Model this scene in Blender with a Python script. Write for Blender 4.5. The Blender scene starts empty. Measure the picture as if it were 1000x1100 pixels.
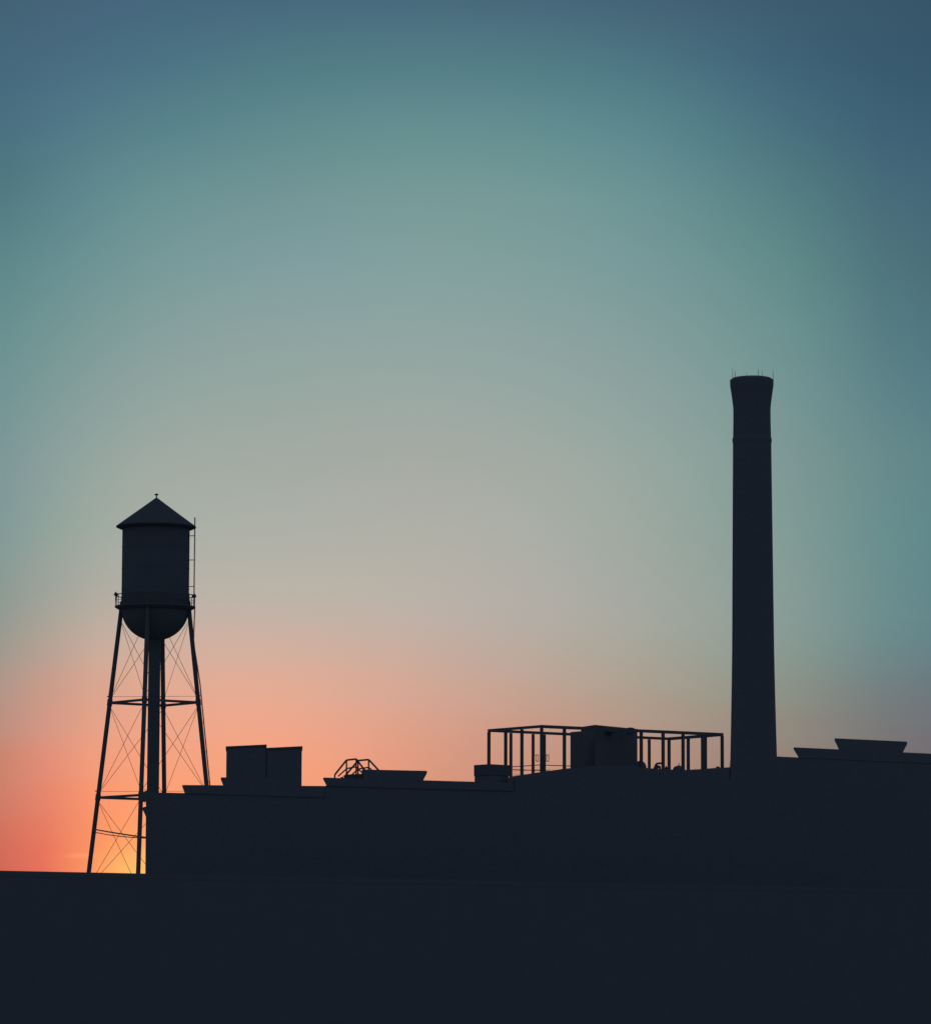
import bpy, math, random
import numpy as np
from mathutils import Vector, Matrix
random.seed(4)
PI = math.pi
scene = bpy.context.scene
COL = scene.collection

# ------------------------------------------------------------------ camera
F = 4300.0                      # focal length in photo pixels (photo is 1000 wide)
PITCH = math.radians(6.57)
ROLL = math.radians(0.19)
EYE = Vector((0, 0, 4.0))
cam_d = bpy.data.cameras.new("camera")
cam_d.sensor_fit = 'HORIZONTAL'; cam_d.sensor_width = 36.0
cam_d.lens = 36.0 * F / 1000.0
cam_d.clip_start = 0.5; cam_d.clip_end = 20000
cam = bpy.data.objects.new("camera", cam_d); COL.objects.link(cam)
RM = Matrix.Rotation(PI/2 + PITCH, 4, 'X') @ Matrix.Rotation(ROLL, 4, 'Z')
cam.matrix_world = Matrix.Translation(EYE) @ RM
scene.camera = cam
R3 = RM.to_3x3()

def ray(px, py):
    return R3 @ Vector(((px-500)/F, (550-py)/F, -1.0))
def at(px, py, y):
    """world point seen at photo position (px, py), y metres away along the ground"""
    d = ray(px, py); return EYE + d*(y/d.y)
def same_height(p, px, py):
    """point seen at (px, py) that has the height of p"""
    d = ray(px, py); return EYE + d*((p.z-EYE.z)/d.z)

# ------------------------------------------------------------------ materials
def mat(name, rgb, var=0.18, scale=3.0, kind='noise', rough=0.95, spec=0.12):
    m = bpy.data.materials.new(name); m.use_nodes = True
    nt = m.node_tree; N = nt.nodes; L = nt.links
    b = N['Principled BSDF']
    b.inputs['Roughness'].default_value = rough
    b.inputs['Specular IOR Level'].default_value = spec
    tc = N.new('ShaderNodeTexCoord')
    lo = [c*(1-var) for c in rgb] + [1]; hi = [c*(1+var) for c in rgb] + [1]
    nz = N.new('ShaderNodeTexNoise'); nz.inputs['Scale'].default_value = scale
    nz.inputs['Detail'].default_value = 6; nz.inputs['Roughness'].default_value = 0.6
    L.new(tc.outputs['Object'], nz.inputs['Vector'])
    mx = N.new('ShaderNodeMix'); mx.data_type = 'RGBA'
    L.new(nz.outputs['Fac'], mx.inputs['Factor'])
    mx.inputs[6].default_value = lo; mx.inputs[7].default_value = hi
    out = mx.outputs[2]
    if kind == 'brick':
        sp = N.new('ShaderNodeSeparateXYZ'); L.new(tc.outputs['Object'], sp.inputs[0])
        cb = N.new('ShaderNodeCombineXYZ')
        ad = N.new('ShaderNodeMath'); ad.operation = 'ADD'
        L.new(sp.outputs[0], ad.inputs[0]); L.new(sp.outputs[1], ad.inputs[1])
        L.new(ad.outputs[0], cb.inputs[0]); L.new(sp.outputs[2], cb.inputs[1])
        br = N.new('ShaderNodeTexBrick'); L.new(cb.outputs[0], br.inputs['Vector'])
        br.inputs['Scale'].default_value = 1.0
        br.inputs['Brick Width'].default_value = 0.22; br.inputs['Row Height'].default_value = 0.075
        br.inputs['Mortar Size'].default_value = 0.008
        br.inputs['Color1'].default_value = lo; br.inputs['Color2'].default_value = hi
        br.inputs['Mortar'].default_value = [c*1.25 for c in rgb] + [1]
        m2 = N.new('ShaderNodeMix'); m2.data_type = 'RGBA'; m2.inputs['Factor'].default_value = 0.5
        L.new(out, m2.inputs[6]); L.new(br.outputs['Color'], m2.inputs[7]); out = m2.outputs[2]
    L.new(out, b.inputs['Base Color'])
    bp = N.new('ShaderNodeBump'); bp.inputs['Strength'].default_value = 0.15; bp.inputs['Distance'].default_value = 0.02
    L.new(nz.outputs['Fac'], bp.inputs['Height']); L.new(bp.outputs['Normal'], b.inputs['Normal'])
    return m
M_BRICK = mat('dark_brick', (.150, .140, .138), kind='brick')
M_STONE = mat('weathered_stone', (.155, .145, .143), .15, 2)
M_CHIM = mat('sooty_chimney_brick', (.140, .132, .131), kind='brick')
M_STEEL = mat('dark_painted_steel', (.125, .118, .118), .12, 4, rough=.8)
M_TANK = mat('weathered_tank_paint', (.130, .123, .122), .12, .6, rough=.85)
M_ROOFP = mat('tank_roof_shade_tone', (.098, .094, .095), .12, .6, rough=.9)  # tank roof colour darkened to cancel the extra sky light it catches
M_ROOF = mat('tar_roofing', (.10, .095, .095), .15, 2)
M_LOW = mat('dark_rendered_wall', (.148, .139, .137), .12, .7)
M_GROUND = mat('pale_bounce_ground', (.27, .262, .255), .2, .4)  # unseen ground, made pale to bounce light onto downward faces
M_GLASS = mat('lantern_glass', (.10, .10, .10), .05, 3, rough=.5)

# ------------------------------------------------------------------ mesh helpers
class MB:
    def __init__(s): s.v = []; s.f = []
    def add(s, vs, fs):
        o = len(s.v); s.v += [tuple(v) for v in vs]; s.f += [tuple(i+o for i in f) for f in fs]
    def solid(s, front, ext):
        """polygon (list of points) pushed along the vector ext"""
        n = len(front); back = [p+ext for p in front]
        s.add(list(front)+back, [tuple(range(n))[::-1], tuple(range(n, 2*n))] +
              [(i, (i+1) % n, n+(i+1) % n, n+i) for i in range(n)])
    def plan(s, pts, z0, z1):
        s.solid([Vector((p.x, p.y, z0)) for p in pts], Vector((0, 0, z1-z0)))
    def bar(s, p, q, w, h=None):
        """rectangular bar from p to q, w wide, h high"""
        h = h or w; p = Vector(p); q = Vector(q); d = (q-p).normalized()
        up = Vector((0, 0, 1)) if abs(d.z) < .95 else Vector((0, 1, 0))
        a = d.cross(up).normalized(); b = a.cross(d).normalized()
        a = a*(w/2); b = b*(h/2)
        s.solid([p-a-b, p+a-b, p+a+b, p-a+b], q-p)
    def tube(s, pts, r, n=8):
        pts = [Vector(p) for p in pts]; rings = []
        for i, p in enumerate(pts):
            d = (pts[min(i+1, len(pts)-1)]-pts[max(i-1, 0)]).normalized()
            up = Vector((0, 0, 1)) if abs(d.z) < .9 else Vector((0, 1, 0))
            a = d.cross(up).normalized(); b = a.cross(d).normalized()
            rr = r[i] if isinstance(r, (list, tuple)) else r
            rings.append([p+(a*math.cos(2*PI*k/n)+b*math.sin(2*PI*k/n))*rr for k in range(n)])
        vs = [v for g in rings for v in g]; m = len(pts)
        fs = [(i*n+k, i*n+(k+1) % n, (i+1)*n+(k+1) % n, (i+1)*n+k) for i in range(m-1) for k in range(n)]
        fs += [tuple(range(n))[::-1], tuple(range((m-1)*n, m*n))]
        s.add(vs, fs)
    def lathe(s, c, prof, n=64):
        """prof: list of (radius, z)"""
        vs = []; m = len(prof)
        for r, z in prof:
            for k in range(n):
                vs.append(Vector((c[0]+r*math.cos(2*PI*k/n), c[1]+r*math.sin(2*PI*k/n), z)))
        fs = [(i*n+k, i*n+(k+1) % n, (i+1)*n+(k+1) % n, (i+1)*n+k) for i in range(m-1) for k in range(n)]
        fs += [tuple(range(n))[::-1], tuple(range((m-1)*n, m*n))]
        s.add(vs, fs)
    def build(s, name, m, parent=None, origin=None, smooth=False, bevel=0):
        """link as ONE mesh object; vertices are stored relative to the thing's base"""
        if parent is not None: o0 = parent['_o']; o0 = Vector(o0)
        elif origin is not None: o0 = Vector(origin)
        else: o0 = Vector((0, 0, 0))
        me = bpy.data.meshes.new(name)
        me.from_pydata([tuple(Vector(v)-o0) for v in s.v], [], s.f); me.validate(); me.update()
        import bmesh
        bm = bmesh.new(); bm.from_mesh(me); bmesh.ops.recalc_face_normals(bm, faces=bm.faces); bm.to_mesh(me); bm.free()
        me.materials.append(m)
        o = bpy.data.objects.new(name, me); COL.objects.link(o)
        if smooth:
            for p in me.polygons: p.use_smooth = True
            md = o.modifiers.new('e', 'EDGE_SPLIT'); md.split_angle = math.radians(35)
        if bevel:
            md = o.modifiers.new('b', 'BEVEL'); md.width = bevel; md.segments = 2; md.limit_method = 'ANGLE'
        if parent is not None: o.parent = parent; o['_o'] = tuple(parent['_o'])
        else: o.location = o0
        return o

def tag(o, label=None, cat=None, group=None, kind=None):
    if label: o['label'] = label
    if cat: o['category'] = cat
    if group: o['group'] = group
    if kind: o['kind'] = kind
    return o
def empty(name, loc, label, cat, group=None):
    o = bpy.data.objects.new(name, None); COL.objects.link(o); o.location = loc
    o.empty_display_size = .5; o['_o'] = tuple(loc)
    return tag(o, label, cat, group)

# ------------------------------------------------------------------ ground
g = MB()
xs = [-6000, -1500, -500, -200, -80, 0, 80, 200, 500, 1500, 6000]; ys = [-4000, -1000, -200, -50, 50, 150, 300, 500, 1000, 3000, 9000]
vs = [Vector((x, y, 0)) for y in ys for x in xs]
g.add(vs, [(j*11+i, j*11+i+1, (j+1)*11+i+1, (j+1)*11+i) for j in range(10) for i in range(10)])
tag(g.build('ground', M_GROUND), kind='structure')

# ------------------------------------------------------------------ facade lines
TANF = 1/0.723                                     # the long fronts recede to the right at about 36 degrees
def front(px, y0, px0):
    p0 = (px0-500)/F; p = (px-500)/F
    return y0*(TANF-p0)/(TANF-p)
def mill(px, py, off=0.0): return at(px, py, front(px, 285, 157)+off)
def low(px, py): return at(px, py, front(px, 262, 157))
def sight(px, d):
    v = Vector(((px-500)/F, 1, 0)).normalized(); return v*d

# low building in front
base = low(157, 939); base.z = 0
lb = empty('low_building', base, 'low flat-roofed building in front of the water tower, dark wall across the bottom', 'building')
def low_quad(xa, xb, ya, yb, bottom_z):
    a = low(xa, ya); b = same_height(a, xb, yb)
    return a, b
a = low(-90, 937.0-3.4-2.4+2.4); b = at(157, 939.3, 262)
ztop = at(80, 937.2, front(80, 262, 157)).z
def lowpt(px, z, off=0):
    y = front(px, 262, 157)+off; return Vector(((px-500)/F*y, y, z))
w = MB(); w.solid([lowpt(-120, 0), lowpt(1120, 0), lowpt(1120, ztop-.35), lowpt(-120, ztop-.35)], Vector((-1.5, 14, 0)))
w.build('wall', M_LOW, lb)
w = MB(); w.solid([lowpt(-121, ztop-.35, -.02), lowpt(1121, ztop-.35, -.02), lowpt(1121, ztop, -.02), lowpt(-121, ztop, -.02)], Vector((-.05, .62, 0)))
w.build('coping', M_LOW, lb)

# ------------------------------------------------------------------ mill building
base = mill(157, 939); base.z = 0
mb = empty('mill_building', base, 'long dark brick mill building with stepped parapets filling the lower right', 'building')
BACK = Vector((-.0795*22, 22, 0))
def down(px): p = mill(px, 900); p.z = 0; return p
def mill_wall(pts, back=BACK):
    w = MB(); w.solid([down(pts[0][0])] + [mill(*p) for p in pts] + [down(pts[-1][0])], back)
    return w.build('wall', M_BRICK, mb)
wallA = mill_wall([(157, 851.4), (198, 852.2), (349.5, 856.5)])
wallB = mill_wall([(349.5, 844.2), (552.9, 849.5)])
w = MB(); fr = [down(553.0), mill(553.0, 836.5), mill(784.8, 838), down(784.8)]
bk = [fr[0]+BACK, fr[1]+BACK, fr[2]+Vector((1.3, 22, 0)), fr[3]+Vector((1.3, 22, 0))]
w.add(fr+bk, [(3, 2, 1, 0), (4, 5, 6, 7), (0, 1, 5, 4), (1, 2, 6, 5), (2, 3, 7, 6), (3, 0, 4, 7)])
wallM = w.build('wall', M_BRICK, mb)
wallC = mill_wall([(784.8, 812.0), (835, 812.9), (1080, 824)], Vector((.06*22, 22, 0)))

def step(xa, ya, xb, yb, hL, hR, cutL, cutR, wall, depth, proud=.07):
    """raised parapet block whose coping flares outwards to its ends"""
    w = MB()
    pr = -proud
    pts = [mill(xa, ya+.9, pr), mill(xa+.7, ya, pr), mill(xb-.7, yb, pr), mill(xb, yb+.9, pr), mill(xb-.2, yb+2.0, pr)]
    for t in (.35, .7, 1.0): pts.append(mill(xb-cutR*(t**.85), yb+2.0+(hR-2.0)*t, pr))
    for t in (1.0, .7, .35): pts.append(mill(xa+cutL*(t**.85), ya+2.0+(hL-2.0)*t, pr))
    pts.append(mill(xa+.2, ya+2.0, pr))
    w.solid(pts, sight((xa+xb)/2, depth))
    return w.build('parapet', M_STONE, wall)
step(195.6, 843.5, 349.2, 844.6, 9.0, 12.5, 2.8, 0.3, wallA, 2.4)
step(237.0, 835.3, 318.0, 836.6, 9.0, 8.4, 3.0, 3.0, wallA, 1.6, .05)
step(347.0, 835.5, 552.6, 841.2, 9.2, 9.0, 3.8, 0.3, wallB, 2.4, .08)
step(388.5, 826.8, 458.8, 828.3, 10.5, 10.2, 4.2, 4.4, wallB, 1.6, .05)
step(852.2, 803.0, 1078, 813.4, 11.0, 10.6, 5.6, 0.3, wallC, 2.4)
step(896.2, 793.3, 974.6, 796.9, 12.5, 11.4, 5.2, 5.0, wallC, 1.6, .05)

# eaves and bracket at the left corner
w = MB(); w.solid([mill(*p, -.2) for p in ((158.5, 849.3), (156.4, 849.6), (153.6, 851.6), (150.4, 853), (150.4, 861.0), (159, 861.0))][::-1], sight(157, 1.2))
w.build('cornice', M_STONE, wallA)
w = MB(); w.solid([mill(*p, -.2) for p in ((159, 865.9), (157.2, 866.4), (153.2, 867.8), (153.2, 869.6), (155.2, 873.6), (157.2, 878.6), (159, 878.6))][::-1], sight(157, .9))
w.build('bracket', M_STONE, wallA)

# roof terrace parapet in the middle
par = [(545.5, 836.0), (549.5, 834.4), (552, 834.0), (562, 832.6), (576, 830.2), (592, 828.3), (604, 826.2), (613, 825.4), (640, 823), (684.8, 822.6), (686, 824.5), (699, 825.6), (720, 827.3), (737, 827.3), (753, 826.4), (768, 825.2), (786.5, 824.3)]
w = MB(); w.solid([mill(p[0], 842, .12) for p in (par[0], par[-1])][::-1] + [mill(*p, .12) for p in par], Vector((0, .4, 0)))
w.build('terrace_parapet', M_BRICK, wallM)

# ------------------------------------------------------------------ rooftop penthouses over the left wing
def sight_box(name, label, cat, L, Rr, D, bottom, depth, capL, capR, group=None):
    r = at(Rr[0], Rr[1], D); l = same_height(r, L[0], L[1])
    b = (l+r)/2; zb = at((L[0]+Rr[0])/2, bottom, D).z; b.z = zb
    t = empty(name, b, label, cat, group)
    ext = sight((L[0]+Rr[0])/2, depth)
    dirn = (r-l).normalized(); cap = .17
    w = MB(); w.solid([Vector((l.x, l.y, zb)), Vector((r.x, r.y, zb)), r-Vector((0, 0, cap)), l-Vector((0, 0, cap))], ext)
    w.build('wall', M_BRICK, t)
    f = Vector((0, -.06, 0)); l2 = l-dirn*capL+f; r2 = r+dirn*capR+f
    w = MB(); w.solid([l2-Vector((0, 0, cap)), r2-Vector((0, 0, cap)), r2, l2], ext+Vector((0, .12, 0)))
    w.build('roof_cap', M_ROOF, t)
    return t
sight_box('rooftop_penthouse', 'taller left half of the boxy penthouse pair rising beside the water tower', 'penthouse', (243.2, 802.0), (285.6, 800.0), 299, 850, 4, .07, .09)
sight_box('rooftop_penthouse', 'slightly lower penthouse joined to the right side of the taller one', 'penthouse', (285.45, 803.7), (324.3, 801.8), 296.6, 850, 3.5, .0, .07)

# ------------------------------------------------------------------ crossover stair with handrails
D = 302.0
P = lambda x, y, d=0: at(x, y, D+d)
t = empty('crossover_stair', at(383, 838, D), 'small metal crossover stair with sloping handrails on the roof', 'stair')
def rail(pts, d, r=.045):
    w = MB(); pts3 = [P(x, y, d) for x, y in pts]
    for p, q in zip(pts3[:-1], pts3[1:]): w.tube([p, q], r, 8)
    return w
nearp = [(359.6, 832.5), (372.2, 816.8), (382.6, 815.6), (390.5, 826.0), (397, 834)]
farp = [(370.5, 834), (384.6, 817.3), (396.0, 816.2), (406.2, 827.2), (411, 833)]
for pts, d in ((nearp, 0), (farp, 1.1)):
    w = rail(pts, d, .07); o = w.build('handrail', M_STEEL, t)
    m = rail([(pts[0][0]+3.5, pts[0][1]+1.8), (pts[1][0]+.5, pts[1][1]+9), (pts[2][0], pts[2][1]+8.4), (pts[3][0], pts[3][1]+6)], d, .055)
    m.build('mid_rail', M_STEEL, o)
    for (x, y) in (pts[0], pts[1], pts[2], pts[3]):
        q = MB(); q.tube([P(x, y, d), P(x, 838, d)], .06, 8); q.build('post', M_STEEL, o)
w = MB(); w.solid([P(371, 832.3, .05), P(371, 836.2, .05), P(398, 836.2, .05), P(398, 831.0, .05)], Vector((0, 1.0, 0)))
w.build('platform', M_STEEL, t)
for k in range(4):
    x = 360.5+k*2.6; y = 838.5-k*1.5
    q = MB(); q.solid([P(x, y, .05), P(x+3.2, y, .05), P(x+3.2, y-.6, .05), P(x, y-.6, .05)], Vector((0, 1.0, 0))); q.build('tread', M_STEEL, t)
    x = 405.5-k*2.2
    q = MB(); q.solid([P(x, y, .05), P(x+3.0, y, .05), P(x+3.0, y-.6, .05), P(x, y-.6, .05)], Vector((0, 1.0, 0))); q.build('tread', M_STEEL, t)

# ------------------------------------------------------------------ box housing left of the terrace
def corner_block(N_, L_, R_, zb):
    """plan corners left, near, right, far of a level block; N_ is a world point, L_ and R_ photo positions"""
    l = same_height(N_, *L_); r = same_height(N_, *R_)
    return [l, N_, r, l+r-N_]
Nn = at(525.6, 821.0, 303.5)
pl = corner_block(Nn, (508.9, 822.1), (547.4, 822.2), 0)
cen = (pl[0]+pl[2])/2; zb = at(525, 846, 303.5).z
t = empty('roof_vent_housing', Vector((cen.x, cen.y, zb)), 'low square housing on the roof at the left foot of the steel frame', 'vent housing')
w = MB(); zl = at(525.6, 833.0, 303.5).z
w.plan([cen+(p-cen)*.955 for p in pl], zb, zl); w.build('wall', M_BRICK, t)
w = MB(); w.plan(pl, zl, Nn.z); w.build('hood', M_STEEL, t, bevel=.03)

# ------------------------------------------------------------------ steel frame on the terrace
zdeck = at(600, 836.5, 308).z
N0 = at(580.5, 780.6, 308.5)
L0 = same_height(N0, 524.6, 785.0); R0 = same_height(N0, 776.3, 789.3); F0 = same_height(N0, 718.6, 793.9)
cen = (L0+R0)/2
t = empty('pergola_frame', Vector((cen.x, cen.y, zdeck)), 'open steel post and beam frame standing on the roof terrace', 'frame structure')
def on_line(A, B, px):
    """point on the level line A-B that appears at column px"""
    lo, hi = 0., 1.
    def col(p):
        q = R3.transposed() @ (p-EYE); return 500+F*q.x/(-q.z)
    inc = col(B) > col(A)
    for _ in range(40):
        m = (lo+hi)/2
        if (col(A+(B-A)*m) < px) == inc: lo = m
        else: hi = m
    return A+(B-A)*((lo+hi)/2)
BH = .24
for A, B in ((L0, N0), (N0, R0), (L0, F0), (F0, R0)):
    w = MB(); w.bar(A, B, .16, BH-(.03 if A is L0 else 0)); w.build('beam', M_STEEL, t)
def post(A, B, px, w_=.245, z0=None):
    p = on_line(A, B, px); w = MB()
    d = Vector((B.x-A.x, B.y-A.y, 0)).normalized(); nrm = Vector((-d.y, d.x, 0))
    h = w_/2/abs(d.x*.5+.5) if False else w_*.40
    w.plan([p-d*h-nrm*h, p+d*h-nrm*h, p+d*h+nrm*h, p-d*h+nrm*h], zdeck if z0 is None else z0, p.z-BH/2-.003)
    w.build('post', M_STEEL, t)
    return p
for px in (525.2, 543.2, 560.6): post(L0, N0, px)
for px in (581.8, 606.2, 688.7, 712.2, 733.6, 754.6, 775.6): post(N0, R0, px, .25)
for px in (548.8, 572.6, 584.7, 697.3): post(L0, F0, px, .225)
for px in (718.6, 739.2, 757.6): post(F0, R0, px)
# railing round the terrace
zr = at(580.5, 822.1, 308.5).z
ins = .0
pts = [Vector((p.x, p.y, zr)) for p in (L0, N0, R0, F0)]
t2 = empty('terrace_railing', Vector((N0.x, N0.y, zdeck)), 'thin metal railing running between the posts of the steel frame', 'railing')
cs = [pts[0]+Vector((-.18, 0, 0)), pts[1]+Vector((0, -.18, 0)), pts[2]+Vector((.18, 0, 0)), pts[3]+Vector((0, .18, 0))]
for i in range(4):
    p, q = cs[i], cs[(i+1) % 4]
    w = MB(); w.tube([p, q], .032, 8); w.build('top_rail', M_STEEL, t2)
    for dz in (.35, .7):
        w = MB(); w.tube([p-Vector((0, 0, dz)), q-Vector((0, 0, dz))], .014, 6); w.build('lower_rail', M_STEEL, t2)
    w = MB(); w.tube([p, Vector((p.x, p.y, zdeck))], .03, 8); w.build('railing_post', M_STEEL, t2)

# two open box lanterns fixed to the posts
def lantern(px, lab, side):
    D_ = 308.2
    a = at(px-1.2, 811.3, D_); b = at(px+1.2, 818.0, D_); w_ = b.x-a.x
    t = empty('wall_lantern', Vector(((a.x+b.x)/2, D_, b.z)), lab, 'lantern', 'box lanterns on the frame posts')
    w = MB(); x0, x1, y0, y1 = a.x, b.x, D_-w_/2, D_+w_/2; r = .03
    for z in (a.z, b.z):
        for p, q in (((x0, y0), (x1, y0)), ((x1, y0), (x1, y1)), ((x1, y1), (x0, y1)), ((x0, y1), (x0, y0))):
            w.bar((p[0], p[1], z), (q[0], q[1], z), r*1.6)
    for x in (x0, x1):
        for y in (y0, y1): w.bar((x, y, b.z), (x, y, a.z), r*1.4)
    w.build('frame', M_STEEL, t)
    w = MB(); xe = x0-.33 if side < 0 else x1+.3
    xs_ = x0 if side < 0 else x1
    w.bar((xs_, D_, a.z-.02), (xe, D_, a.z-.02), .03); w.build('arm', M_STEEL, t)
lantern(577.0, 'left of two small open box lanterns beside the near frame post', -1)
lantern(588.2, 'right of two small open box lanterns beside the near frame post', -1)

# ------------------------------------------------------------------ stair penthouse inside the frame
Nn = at(639, 778.9, 312.5)
pl = corner_block(Nn, (624.0, 781.2), (684.6, 783.3), 0)
cen = (pl[0]+pl[2])/2
t = empty('stair_penthouse', Vector((cen.x, cen.y, zdeck)), 'bulky dark penthouse block inside the middle of the steel frame', 'penthouse')
w = MB(); w.plan(pl, zdeck, Nn.z-.22); w.build('wall', M_BRICK, t)
w = MB(); w.plan([cen+(p-cen)*1.012 for p in pl], Nn.z-.22, Nn.z); w.build('roof_cap', M_ROOF, t)
a = at(612.6, 786.6, 312.2); b = same_height(a, 625.2, 785.6)
w = MB(); w.plan([a, b, b+sight(620, .75), a+sight(613, .75)], zdeck, a.z); w.build('annex', M_BRICK, t)
w = MB(); c = at(677, 783, 315.2); w.lathe((c.x, c.y), [(.26, c.z-.5), (.26, c.z-.02), (.34, c.z), (.30, c.z+.06), (.05, c.z+.1)], 16); w.build('roof_vent', M_STEEL, t, smooth=True)
w = MB(); c = at(655, 783, 314.0); w.lathe((c.x, c.y), [(.5, c.z-.3), (.5, c.z+.04), (.42, c.z+.09), (.05, c.z+.1)], 16); w.build('roof_vent', M_STEEL, t, smooth=True)

# ------------------------------------------------------------------ vents at the right end of the terrace
D = 314.4
c = at(687.6, 826, D); c.z = zdeck
t = empty('turbine_vent', c, 'round hooded roof vent against the right side of the penthouse block', 'roof vent')
z = lambda py: at(700, py, D).z
w = MB(); w.lathe((c.x, c.y), [(.22, zdeck), (.22, z(826))], 20); w.build('base', M_STEEL, t, smooth=True)
w = MB(); w.lathe((c.x, c.y), [(.44, z(827.5)), (.50, z(825)), (.47, z(822.4)), (.38, z(820.0)), (.24, z(818.3)), (.04, z(817.4))], 20); w.build('hood', M_STEEL, t, smooth=True)
D = 316.2; z = lambda py: at(700, py, D).z
c = at(705, 826, D)
t = empty('gooseneck_vent', Vector((c.x, c.y, zdeck)), 'bent gooseneck pipe vent between the posts right of the penthouse', 'pipe vent')
w = MB(); pp = [(704.8, 838), (704.8, 826), (704.3, 823.6), (704.3, 822), (705.2, 820.8), (706.6, 820.3), (711, 820.2)]
w.tube([at(x, y, D) for x, y in pp], [.17, .15, .12, .09, .08, .08, .08], 12); w.build('pipe', M_STEEL, t, smooth=True)
w = MB(); w.tube([at(703.6, 826.8, D), at(706, 823.4, D), at(708.5, 824.4, D), at(709.6, 827.6, D), at(710, 838, D)], [.20, .17, .12, .09, .08], 12); w.build('elbow', M_STEEL, t, smooth=True)
c = at(729, 826, D)
t = empty('dome_vent', Vector((c.x, c.y, zdeck)), 'dome shaped roof vent with a thin spike, right of the gooseneck pipe', 'roof vent')
w = MB(); w.lathe((c.x, c.y), [(.36, zdeck), (.36, z(828))], 24); w.build('base', M_STEEL, t, smooth=True)
w = MB(); w.lathe((c.x, c.y), [(.46, z(828.5)), (.47, z(826.4)), (.40, z(824.6)), (.26, z(823.2)), (.09, z(822.6)), (.05, z(822.4))], 24); w.build('dome', M_STEEL, t, smooth=True)
w = MB(); w.tube([(c.x+.02, c.y, z(823)), (c.x+.02, c.y, z(819.4))], [.05, .015], 8); w.build('spike', M_STEEL, t)
c = at(715.6, 826, D)
t = empty('vent_pipe', Vector((c.x, c.y, zdeck)), 'slim pointed pipe standing between two close frame posts', 'pipe vent')
w = MB(); w.tube([(c.x, c.y, zdeck), (c.x, c.y, z(825)), (c.x, c.y, z(823))], [.11, .10, .03], 10); w.build('pipe', M_STEEL, t)
w = MB(); w.lathe((c.x, c.y), [(.19, zdeck), (.19, z(828.5)), (.12, z(827.2))], 14); w.build('collar', M_STEEL, t)
c = at(771, 825, 320)
w = MB(); zz = at(771, 838, 320).z
w.lathe((c.x, c.y), [(.10, zz), (.10, at(771, 825, 320).z), (.17, at(771, 824.9, 320).z), (.15, at(771, 823.9, 320).z), (.04, at(771, 823.6, 320).z)], 14)
tag(w.build('small_vent_cap', M_STEEL, origin=(c.x, c.y, zz), smooth=True), 'tiny capped vent poking over the parapet by the chimney', 'roof vent')

# ------------------------------------------------------------------ chimney
D = 402.0
c = at(808.5, 620, D); zz = lambda py: at(808, py, D).z
S = lambda py: (math.cos(PITCH)*D+math.sin(PITCH)*(zz(py)-4))/F
t = empty('chimney', Vector((c.x, c.y, 0)), 'tall tapering brick chimney stack with flared top at the right', 'chimney')
prof = [(27.6, None)]
pr = [(25.3, 825), (24.2, 780), (23.3, 740), (22.6, 700), (21.7, 600), (20.7, 492), (20.6, 477)]
w = MB()
w.lathe((c.x, c.y), [(S(1000)*30.0, 0), (S(1000)*27.3, zz(910))]+[(S(y)*r, zz(y)) for r, y in pr], 72); w.build('shaft', M_CHIM, t, smooth=True)
w = MB(); w.lathe((c.x, c.y), [(S(474)*r, zz(y)) for r, y in ((20.6, 477.0), (21.1, 474), (21.1, 471.6), (20.5, 469.6))], 72); w.build('band', M_CHIM, t, smooth=True)
w = MB(); w.lathe((c.x, c.y), [(S(y)*r, zz(y)) for r, y in ((20.4, 469.6), (20.1, 455), (20.0, 440), (20.5, 434), (21.2, 428.6), (21.8, 424), (22.4, 420), (23.0, 416.5), (23.3, 414), (23.4, 408.2), (22.4, 407.8), (21.9, 407.2), (20.9, 406.9), (20.4, 406.2), (19.6, 406.0), (18.2, 406.0), (16.2, 406.6), (15.8, 414))], 72); w.build('crown', M_CHIM, t, smooth=True)
for deg, rr_, top in ((155, 22.0, 393), (213, 22.3, 399), (55, 22.0, 393.5), (352, 22.9, 397), (100, 21.5, 396), (285, 21.5, 399)):
    a_ = math.radians(deg); r_ = S(405)*rr_
    x, y = c.x+r_*math.cos(a_), c.y+r_*math.sin(a_)
    w = MB(); w.tube([(x, y, zz(409)), (x, y, zz(402)), (x, y, zz(top))], [.03, .022, .008], 6); w.build('lightning_rod', M_STEEL, t)

# ------------------------------------------------------------------ water tower
D = 460.0
ax = at(167.3, 600, D); T = Vector((ax.x, D, 0))
zt = lambda py: at(167, py, D).z
s_ = (math.cos(PITCH)*D+math.sin(PITCH)*(zt(650)-4))/F          # metres per photo pixel at the tank
toc = Vector((EYE.x-T.x, EYE.y-T.y, 0)).normalized()             # towards the viewer
rgt = Vector((-toc.y, toc.x, 0))                                # to the viewer's right
if rgt.x < 0: rgt = -rgt
t = empty('water_tower', T, 'tall water tower with cone roofed tank on four braced legs at the left', 'water tower')
def V(radial_dir, r, z): return Vector((T.x+radial_dir.x*r, T.y+radial_dir.y*r, z))
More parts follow.
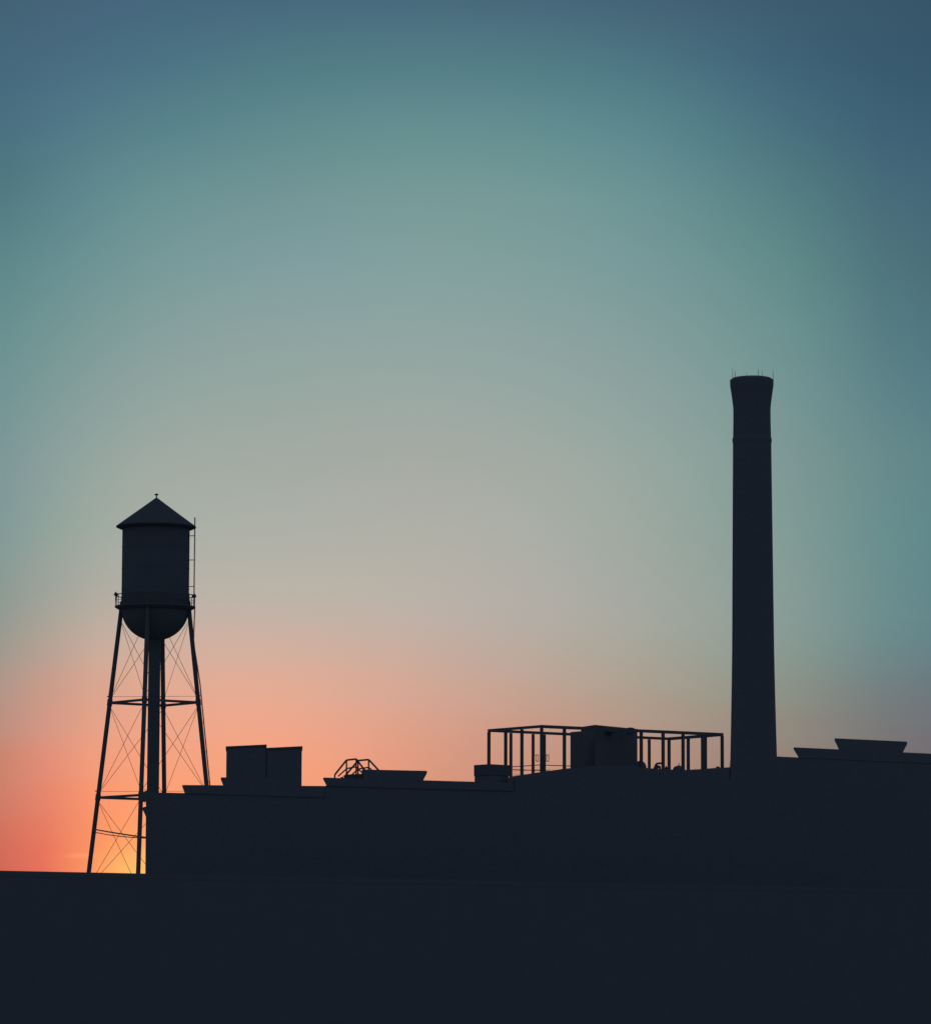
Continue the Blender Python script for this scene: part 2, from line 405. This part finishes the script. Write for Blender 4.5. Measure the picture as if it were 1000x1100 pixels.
# tank
w = MB(); Rt = 36.2*s_
prof = [(Rt, zt(569)), (Rt, zt(654))]
for k in range(1, 17):
    a_ = PI/2*k/17
    prof.append((Rt*math.cos(a_), zt(654)-34.4*s_*math.sin(a_)))
prof.append((.3, zt(654)-34.4*s_))
tank = w
w.lathe((T.x, T.y), prof, 96); tank_o = w.build('tank', M_TANK, t, smooth=True)
for y in (588, 611, 633, 654):     # seams of the steel plates
    q = MB(); q.lathe((T.x, T.y), [(Rt+.004, zt(y+.5)), (Rt+.02, zt(y+.35)), (Rt+.02, zt(y-.35)), (Rt+.004, zt(y-.5))], 96); q.build('seam', M_TANK, tank_o, smooth=True)
w = MB(); w.lathe((T.x, T.y), [(Rt-.05, zt(569.2)), (Rt+.35, zt(568.2)), (42.6*s_, zt(566.9)), (43.1*s_, zt(566.2)), (42.9*s_, zt(565.6)), (21.5*s_, zt(550)), (1.2*s_, zt(535.0)), (.05, zt(534.6))], 96)
roof_o = w.build('roof', M_ROOFP, t, smooth=True)
w = MB(); w.lathe((T.x, T.y), [(.9*s_*.8, zt(535.6)), (.07, zt(534.2)), (.07, zt(532.2)), (.17, zt(532.1)), (.25, zt(531.3)), (.17, zt(530.4)), (.03, zt(530.1))], 16); w.build('finial', M_STEEL, roof_o, smooth=True)
# riser
w = MB(); w.lathe((T.x, T.y), [(7.2*s_, 0), (6.5*s_, 1.0), (6.5*s_, zt(700)), (6.8*s_, zt(688)), (9.0*s_, zt(684)), (9.4*s_, zt(680))], 40); w.build('riser_pipe', M_TANK, t, smooth=True)
# legs
c15, s15 = math.cos(math.radians(12)), math.sin(math.radians(12))
dirs = {'near': toc*c15-rgt*s15, 'right': rgt*c15+toc*s15, 'far': -toc*c15+rgt*s15, 'left': -rgt*c15-toc*s15}
order = ['near', 'right', 'far', 'left']
r0 = 37.2*s_; z0 = zt(656)
slope = .1125
def legr(z): return r0+(z0-z)*slope
def leg_pt(k, z, extra=0.0): return V(dirs[k], legr(z)+extra, z)
lw = .258
for k in order:
    w = MB()
    a_, b_ = leg_pt(k, zt(646)), leg_pt(k, .3)
    # riveted column: flanges joined by a web, read as a solid post
    w.tube([a_, b_], lw, 12); w_o = w.build('leg', M_STEEL, t, smooth=True)
    q = MB(); p = leg_pt(k, 0.0)
    q.lathe((p.x, p.y), [(.75, 0), (.6, .35), (.45, .4)], 16); q.build('footing', M_STONE, w_o)
    for y in (755, 857, 960):
        q = MB(); p0_, p1_ = leg_pt(k, zt(y+3.2)), leg_pt(k, zt(y-3.4)); q.tube([p0_, p1_], lw+.05, 12); q.build('splice_plate', M_STEEL, w_o, smooth=True)
levels = [zt(662), zt(755), zt(857), zt(960), .6]
for i in (1, 2, 3):
    for j in range(4):
        a_, b_ = order[j], order[(j+1) % 4]; z = levels[i]
        w = MB(); w.bar(leg_pt(a_, z), leg_pt(b_, z), .15, .28); w.build('strut', M_STEEL, t)
    for a_, b_ in (('left', 'right'), ('near', 'far')):
        w = MB(); zz_ = levels[i]+6.6*s_; w.tube([leg_pt(a_, zz_), leg_pt(b_, zz_)], .022, 6); w.build('tie_rod', M_STEEL, t)
    for k in ('left', 'right'):
        w = MB(); zz_ = levels[i]+7.0*s_; w.tube([leg_pt(k, zz_, .42), leg_pt(k, zz_, -.1)], .06, 8); w.build('rod_end', M_STEEL, t)
for i in range(4):
    for j in range(4):
        a_, b_ = order[j], order[(j+1) % 4]
        for p, q in ((a_, b_), (b_, a_)):
            w = MB(); w.tube([leg_pt(p, levels[i]-.35), leg_pt(q, levels[i+1]+.45)], .026, 6)
            w.build('brace_rod', M_STEEL, t)
# walkway with railing
w = MB(); zw = zt(652.2); Ro = 43.2*s_
w.lathe((T.x, T.y), [(Rt-.05, zt(656.8)), (Rt+.25, zt(655.6)), (Ro-.1, zw-.14), (Ro, zw-.08), (Ro, zw+.06), (Rt-.02, zw+.06)], 72)
walk = w.build('walkway', M_STEEL, t, smooth=True)
zt_ = zw+12.2*s_
for rr, hz in ((.055, zt_), (.03, zw+6.2*s_)):
    w = MB(); ring = []
    for k in range(73):
        a_ = 2*PI*k/72; ring.append((T.x+(Ro-.06)*math.cos(a_), T.y+(Ro-.06)*math.sin(a_), hz))
    w.tube(ring, rr, 6); w.build('guard_rail', M_STEEL, walk)
for k in range(20):
    a_ = 2*PI*(k+.5)/20; x, y = T.x+(Ro-.06)*math.cos(a_), T.y+(Ro-.06)*math.sin(a_)
    w = MB(); w.tube([(x, y, zw), (x, y, zt_)], .038, 6); w.build('guard_post', M_STEEL, walk)
for dd in (-rgt*.995+toc*.1, rgt*.985-toc*.17):
    p = V(dd, Ro-.1, zt_)
    w = MB(); w.tube([p+dd*-.22+Vector((0, 0, .0)), p+dd*.18+Vector((0, 0, .16))], [.16, .24], 12); o = w.build('floodlight', M_STEEL, t, smooth=True)
    q = MB(); q.tube([p-Vector((0, 0, .6)), p], .04, 8); q.build('bracket', M_STEEL, o)
# ladder: up the tank side, then down along the right leg
ld = (rgt*math.cos(math.radians(12))+toc*math.sin(math.radians(12))); tg = Vector((-ld.y, ld.x, 0))
def ladder(path, name='ladder', half=.19):
    w = MB()
    for sgn in (-1, 1):
        w.tube([p+tg*half*sgn for p in path], .034, 6)
    for p, q in zip(path[:-1], path[1:]):
        m = max(1, int((q-p).length/.32))
        for k in range(m):
            c_ = p+(q-p)*((k+.5)/m); w.bar(c_-tg*half, c_+tg*half, .028)
    return w.build(name, M_STEEL, t)
Rl = 42.4*s_
lad = ladder([V(ld, Rl, zt(556.2)), V(ld, Rl, zt(652.5))])
lad2 = ladder([V(ld, Rl+.1, zt(654)), V(ld, Rl+.0, zt(690)), V(dirs['right'], legr(zt(735))+.42, zt(735)), V(dirs['right'], legr(2)+.42, 1.0)])
for y in (576, 602, 630.5):
    w = MB()
    for sgn in (-1, 1): w.bar(V(ld, Rt-.05, zt(y))+tg*.19*sgn, V(ld, Rl, zt(y))+tg*.19*sgn, .045)
    w.build('standoff', M_STEEL, lad)
for y in (688, 716, 745, 777, 808, 840, 880, 920):
    z_ = zt(y); rr = Rl if y < 700 else legr(z_)+.42
    w = MB(); w.bar(leg_pt('right', z_), V(dirs['right'], rr, z_), .07); w.build('standoff', M_STEEL, lad2)

# ------------------------------------------------------------------ cables between the tower leg and the mill corner
for lab, ya, yb, ra, rb in (('thicker upper cable sloping from the water tower leg down to the mill corner', 891.0, 900.4, .075, .06),
                    ('thinner lower cable sloping from the water tower leg down to the mill corner', 894.0, 900.9, .05, .04)):
    a_ = at(100.6, ya, 462.2); b_ = at(160, yb, 286.2); pts = []
    for k in range(21):
        f = k/20; p = a_+(b_-a_)*f
        pts.append(p-Vector((0, 0, (.04 if ra > .06 else .12)*4*f*(1-f))))
    w = MB(); w.tube(pts, [ra+(rb-ra)*k/20 for k in range(21)], 6)
    tag(w.build('overhead_cable', M_STEEL, origin=a_), lab, 'cable', 'cables from tower leg to mill corner')

# ------------------------------------------------------------------ sky
X = [0, 60, 130, 300, 500, 700, 850, 1000]
Y = [0, 100, 200, 300, 400, 500, 600, 650, 700, 750, 800, 850, 900, 940]
SKY = [
 [(64,98,118),(65,100,121),(66,103,124),(68,106,125),(69,107,124),(65,100,118),(60,92,112),(55,86,107)],
 [(70,108,130),(73,114,132),(75,119,134),(84,132,137),(89,136,140),(80,127,136),(67,105,126),(58,92,114)],
 [(78,120,132),(86,131,137),(96,141,142),(109,149,147),(114,154,149),(103,146,145),(83,125,132),(67,104,124)],
 [(92,138,140),(103,146,145),(114,153,150),(128,160,159),(130,162,157),(119,155,152),(99,140,141),(75,114,126)],
 [(106,147,145),(121,154,151),(134,160,156),(146,166,160),(148,167,162),(135,160,156),(113,148,146),(84,125,133)],
 [(120,152,150),(138,161,156),(153,168,160),(161,171,163),(164,171,163),(149,167,159),(125,152,148),(96,136,138)],
 [(132,155,151),(152,165,157),(168,174,163),(178,178,168),(178,177,168),(158,168,160),(132,156,150),(101,138,140)],
 [(142,154,147),(164,165,155),(183,175,164),(189,179,168),(184,176,168),(163,168,159),(136,156,150),(103,138,140)],
 [(157,153,142),(184,163,150),(206,175,160),(212,175,160),(195,171,160),(168,164,154),(139,153,146),(106,132,136)],
 [(178,148,136),(204,156,138),(226,167,147),(231,170,150),(208,163,149),(173,156,144),(144,144,136),(113,122,125)],
 [(192,138,120),(221,149,128),(243,163,135),(244,164,137),(213,154,136),(181,147,134),(150,133,125),(118,115,117)],
 [(202,127,106),(231,138,112),(252,158,120),(250,161,124),(213,148,126),(183,138,122),(149,124,116),(118,108,112)],
 [(204,114,94),(232,125,98),(255,156,104),(250,154,112),(210,138,114),(180,130,112),(146,116,108),(114,100,104)],
 [(202,105,86),(234,117,91),(255,172,102),(250,150,98),(208,128,102),(176,120,102),(144,108,100),(108,92,96)],
]
def lin(c):
    c = c/255.; return np.where(c <= .04045, c/12.92, ((c+.055)/1.055)**2.4)
def herm(xk, yk, x):
    xk = np.array(xk, float); yk = np.array(yk, float)
    m = np.gradient(yk, xk, axis=0)
    dk = np.diff(yk, axis=0)/np.diff(xk).reshape(-1, *([1]*(yk.ndim-1)))
    lim = np.zeros_like(m); lim[1:-1] = 3*np.minimum(abs(dk[1:]), abs(dk[:-1])); lim[0] = 3*abs(dk[0]); lim[-1] = 3*abs(dk[-1])
    m = np.clip(m, -lim, lim)
    i = np.clip(np.searchsorted(xk, x)-1, 0, len(xk)-2); h = (xk[i+1]-xk[i]); s = np.clip((x-xk[i])/h, 0, 1)
    sh = [1]*(yk.ndim-1); h = h.reshape(-1, *sh); s = s.reshape(-1, *sh)
    return (2*s**3-3*s**2+1)*yk[i]+(s**3-2*s**2+s)*h*m[i]+(-2*s**3+3*s**2)*yk[i+1]+(s**3-s**2)*h*m[i+1]
A = np.array(SKY, float)
A[2:4, 1:6] += (0, 0, 2); A[9:12, 2:7] += (-3, 0, -4); A[8, 2:7] += (-2, 0, -2)
A[:4, 1:6] += (3, -1, 0); A[:4, [0, 6, 7]] += (2, 0, -2); A[4:6] += (2, 0, 1); A[3:6, 0] += (3, 0, 2); A[2:6, 7] += (3, 0, -1)
# carry the same sky on beyond the frame, settling to an even dusk
def mixr(p, q, f): return p*(1-f)+q*f
far_col = np.array([np.interp(y, [0, 500, 700, 800, 940], c_) for y in Y for c_ in ((66, 74, 92, 112, 112), (98, 110, 112, 106, 92), (120, 126, 126, 118, 106))], float).reshape(len(Y), 3)
A = np.concatenate([far_col[:, None], mixr(A[:, :1], far_col[:, None], .6), A, mixr(A[:, -1:], far_col[:, None], .5), far_col[:, None]], axis=1)
X = [-2600, -500] + X + [1500, 3600]
top = np.ones_like(A[:1])*np.array([52, 82, 106.])
A = np.concatenate([top, mixr(A[:1], top, .6), A], axis=0)
Y = [-2600, -450] + Y
gx = np.array([-2600, -1900, -1300, -900, -600, -400, -250, -120]+list(range(0, 1001, 50))+[1120, 1250, 1400, 1650, 2000, 2400, 2900, 3600], float)
gy = np.array([-2600, -1800, -1200, -700, -400, -200, -80]+list(range(0, 640, 71))+list(range(640, 961, 23)), float)[:31]
G = herm(Y, A, gy)                       # rows
G = np.swapaxes(herm(X, np.swapaxes(G, 0, 1), gx), 0, 1)
# the yellow glow low down where the sun has gone
for a in range(len(gy)):
    for b in range(len(gx)):
        d = ((gx[b]-158)/34)**2+((gy[a]-958)/52)**2
        G[a, b] += np.array([0, 30, 5])*math.exp(-d)
G = np.clip(G, 4, 255)
# unseen sky away from the afterglow, brightened to lift the dark silhouettes
FILL_SKY = (.083, .134, .219)

world = bpy.data.worlds.new("World"); scene.world = world; world.use_nodes = True
nt = world.node_tree; N = nt.nodes; L = nt.links; N.clear()
def math_(op, a, b=None, c=None, clamp=False):
    n_ = N.new('ShaderNodeMath'); n_.operation = op; n_.use_clamp = clamp
    for i, v in enumerate((a, b, c)):
        if v is None: continue
        if isinstance(v, (int, float)): n_.inputs[i].default_value = v
        else: L.new(v, n_.inputs[i])
    return n_.outputs[0]
def mixc(f, a, b, mode='MIX'):
    n_ = N.new('ShaderNodeMix'); n_.data_type = 'RGBA'; n_.blend_type = mode
    for i, v in ((0, f), (6, a), (7, b)):
        if isinstance(v, (int, float)): n_.inputs[i].default_value = v
        elif isinstance(v, tuple): n_.inputs[i].default_value = v+(1,)
        else: L.new(v, n_.inputs[i])
    return n_.outputs[2]
tc = N.new('ShaderNodeTexCoord'); sep = N.new('ShaderNodeSeparateXYZ'); L.new(tc.outputs['Generated'], sep.inputs[0])
az = math_('ARCTAN2', sep.outputs[0], sep.outputs[1])
el = math_('ARCSINE', sep.outputs[2])
AZG = [math.atan((x-500)/F) for x in gx]
elev = lambda py: PITCH+math.atan((550-py)/F)
E0, E1 = elev(960), elev(gy[0])
# faint streaks of cloud bend the gradient a little
mp = N.new('ShaderNodeMapping'); L.new(tc.outputs['Generated'], mp.inputs[0]); mp.inputs['Scale'].default_value = (22, 22, 130)
nz = N.new('ShaderNodeTexNoise'); L.new(mp.outputs[0], nz.inputs['Vector']); nz.inputs['Scale'].default_value = 1; nz.inputs['Detail'].default_value = 5
nzo = math_('SUBTRACT', nz.outputs['Fac'], .5)
lowf = N.new('ShaderNodeMapRange'); L.new(el, lowf.inputs[0]); lowf.inputs[1].default_value = elev(640); lowf.inputs[2].default_value = elev(780); lowf.inputs[3].default_value = .0; lowf.inputs[4].default_value = 1
t_el = math_('DIVIDE', math_('SUBTRACT', el, E0), E1-E0)
t_el = math_('ADD', t_el, math_('MULTIPLY', math_('MULTIPLY', nzo, lowf.outputs[0]), .016), clamp=True)
col = None
for b in range(len(gx)):
    r = N.new('ShaderNodeValToRGB'); cr = r.color_ramp; L.new(t_el, r.inputs[0])
    stops = []
    for a in range(len(gy)):
        nis = np.array([np.interp(gy[a], [-2600, 0, 400, 700, 940], c_) for c_ in ((.004, .0132, .027, .040, .055), (.004, .0083, .0132, .0194, .027), (.003, .0044, .0046, .0028, 0))])
        stops.append(((elev(gy[a])-E0)/(E1-E0), np.maximum(lin(G[a, b])-nis, .002)))
    stops.sort(key=lambda s: s[0])
    while len(cr.elements) < len(stops): cr.elements.new(.5)
    for k, (p, _) in enumerate(stops): cr.elements[k].position = min(1, max(0, p))
    for k, (p, c_) in enumerate(stops): cr.elements[k].color = (*[float(x) for x in c_], 1)
    if col is None: col = r.outputs[0]
    else: col = mixc(math_('DIVIDE', math_('SUBTRACT', az, AZG[b-1]), AZG[b]-AZG[b-1], clamp=True), col, r.outputs[0])
# one thin bright streak of cloud left of the tower leg
q1 = math_('POWER', math_('DIVIDE', math_('SUBTRACT', az, math.atan((92-500)/F)), 16/F), 2)
q2 = math_('POWER', math_('DIVIDE', math_('SUBTRACT', el, elev(921.5)), 2.6/F), 2)
st = math_('EXPONENT', math_('MULTIPLY', math_('ADD', q1, q2), -1.0))
col = mixc(math_('MULTIPLY', st, .55), col, (1.0, .36, .16))
# fade to the brightened fill sky away from the sunset and overhead
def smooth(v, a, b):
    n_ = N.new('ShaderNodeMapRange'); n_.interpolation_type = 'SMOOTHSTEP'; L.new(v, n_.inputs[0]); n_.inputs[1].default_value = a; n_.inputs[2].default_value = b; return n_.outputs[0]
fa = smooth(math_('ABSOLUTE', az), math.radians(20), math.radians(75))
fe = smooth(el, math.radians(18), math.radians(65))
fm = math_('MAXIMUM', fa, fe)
col = mixc(fm, col, FILL_SKY)
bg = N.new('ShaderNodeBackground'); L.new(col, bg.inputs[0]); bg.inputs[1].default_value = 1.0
SUN_EL = math.radians(1.1); SUN_AZ = math.atan((150-500)/F)
sky = N.new('ShaderNodeTexSky'); sky.sky_type = 'NISHITA'; sky.sun_disc = False
sky.sun_elevation = SUN_EL; sky.sun_rotation = SUN_AZ
bg2 = N.new('ShaderNodeBackground'); L.new(sky.outputs[0], bg2.inputs[0]); bg2.inputs[1].default_value = 0.003
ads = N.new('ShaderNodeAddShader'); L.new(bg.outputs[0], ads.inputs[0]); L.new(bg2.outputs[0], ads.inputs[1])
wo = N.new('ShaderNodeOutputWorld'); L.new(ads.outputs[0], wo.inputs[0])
NISHITA_BG = bg2

sd = bpy.data.lights.new('sun', 'SUN'); sd.energy = .5; sd.angle = math.radians(.53); sd.color = (1, .62, .34)
so = bpy.data.objects.new('sun', sd); COL.objects.link(so)
dirv = Vector((math.sin(SUN_AZ)*math.cos(SUN_EL), math.cos(SUN_AZ)*math.cos(SUN_EL), math.sin(SUN_EL)))
so.rotation_euler = dirv.to_track_quat('Z', 'Y').to_euler()
so.location = (0, 0, 100)

for o in scene.objects:
    if '_o' in o: del o['_o']
scene.view_settings.view_transform = 'Standard'; scene.view_settings.look = 'None'
scene.view_settings.exposure = 0; scene.view_settings.gamma = 1
scene.render.engine = 'CYCLES'
scene.cycles.max_bounces = 4
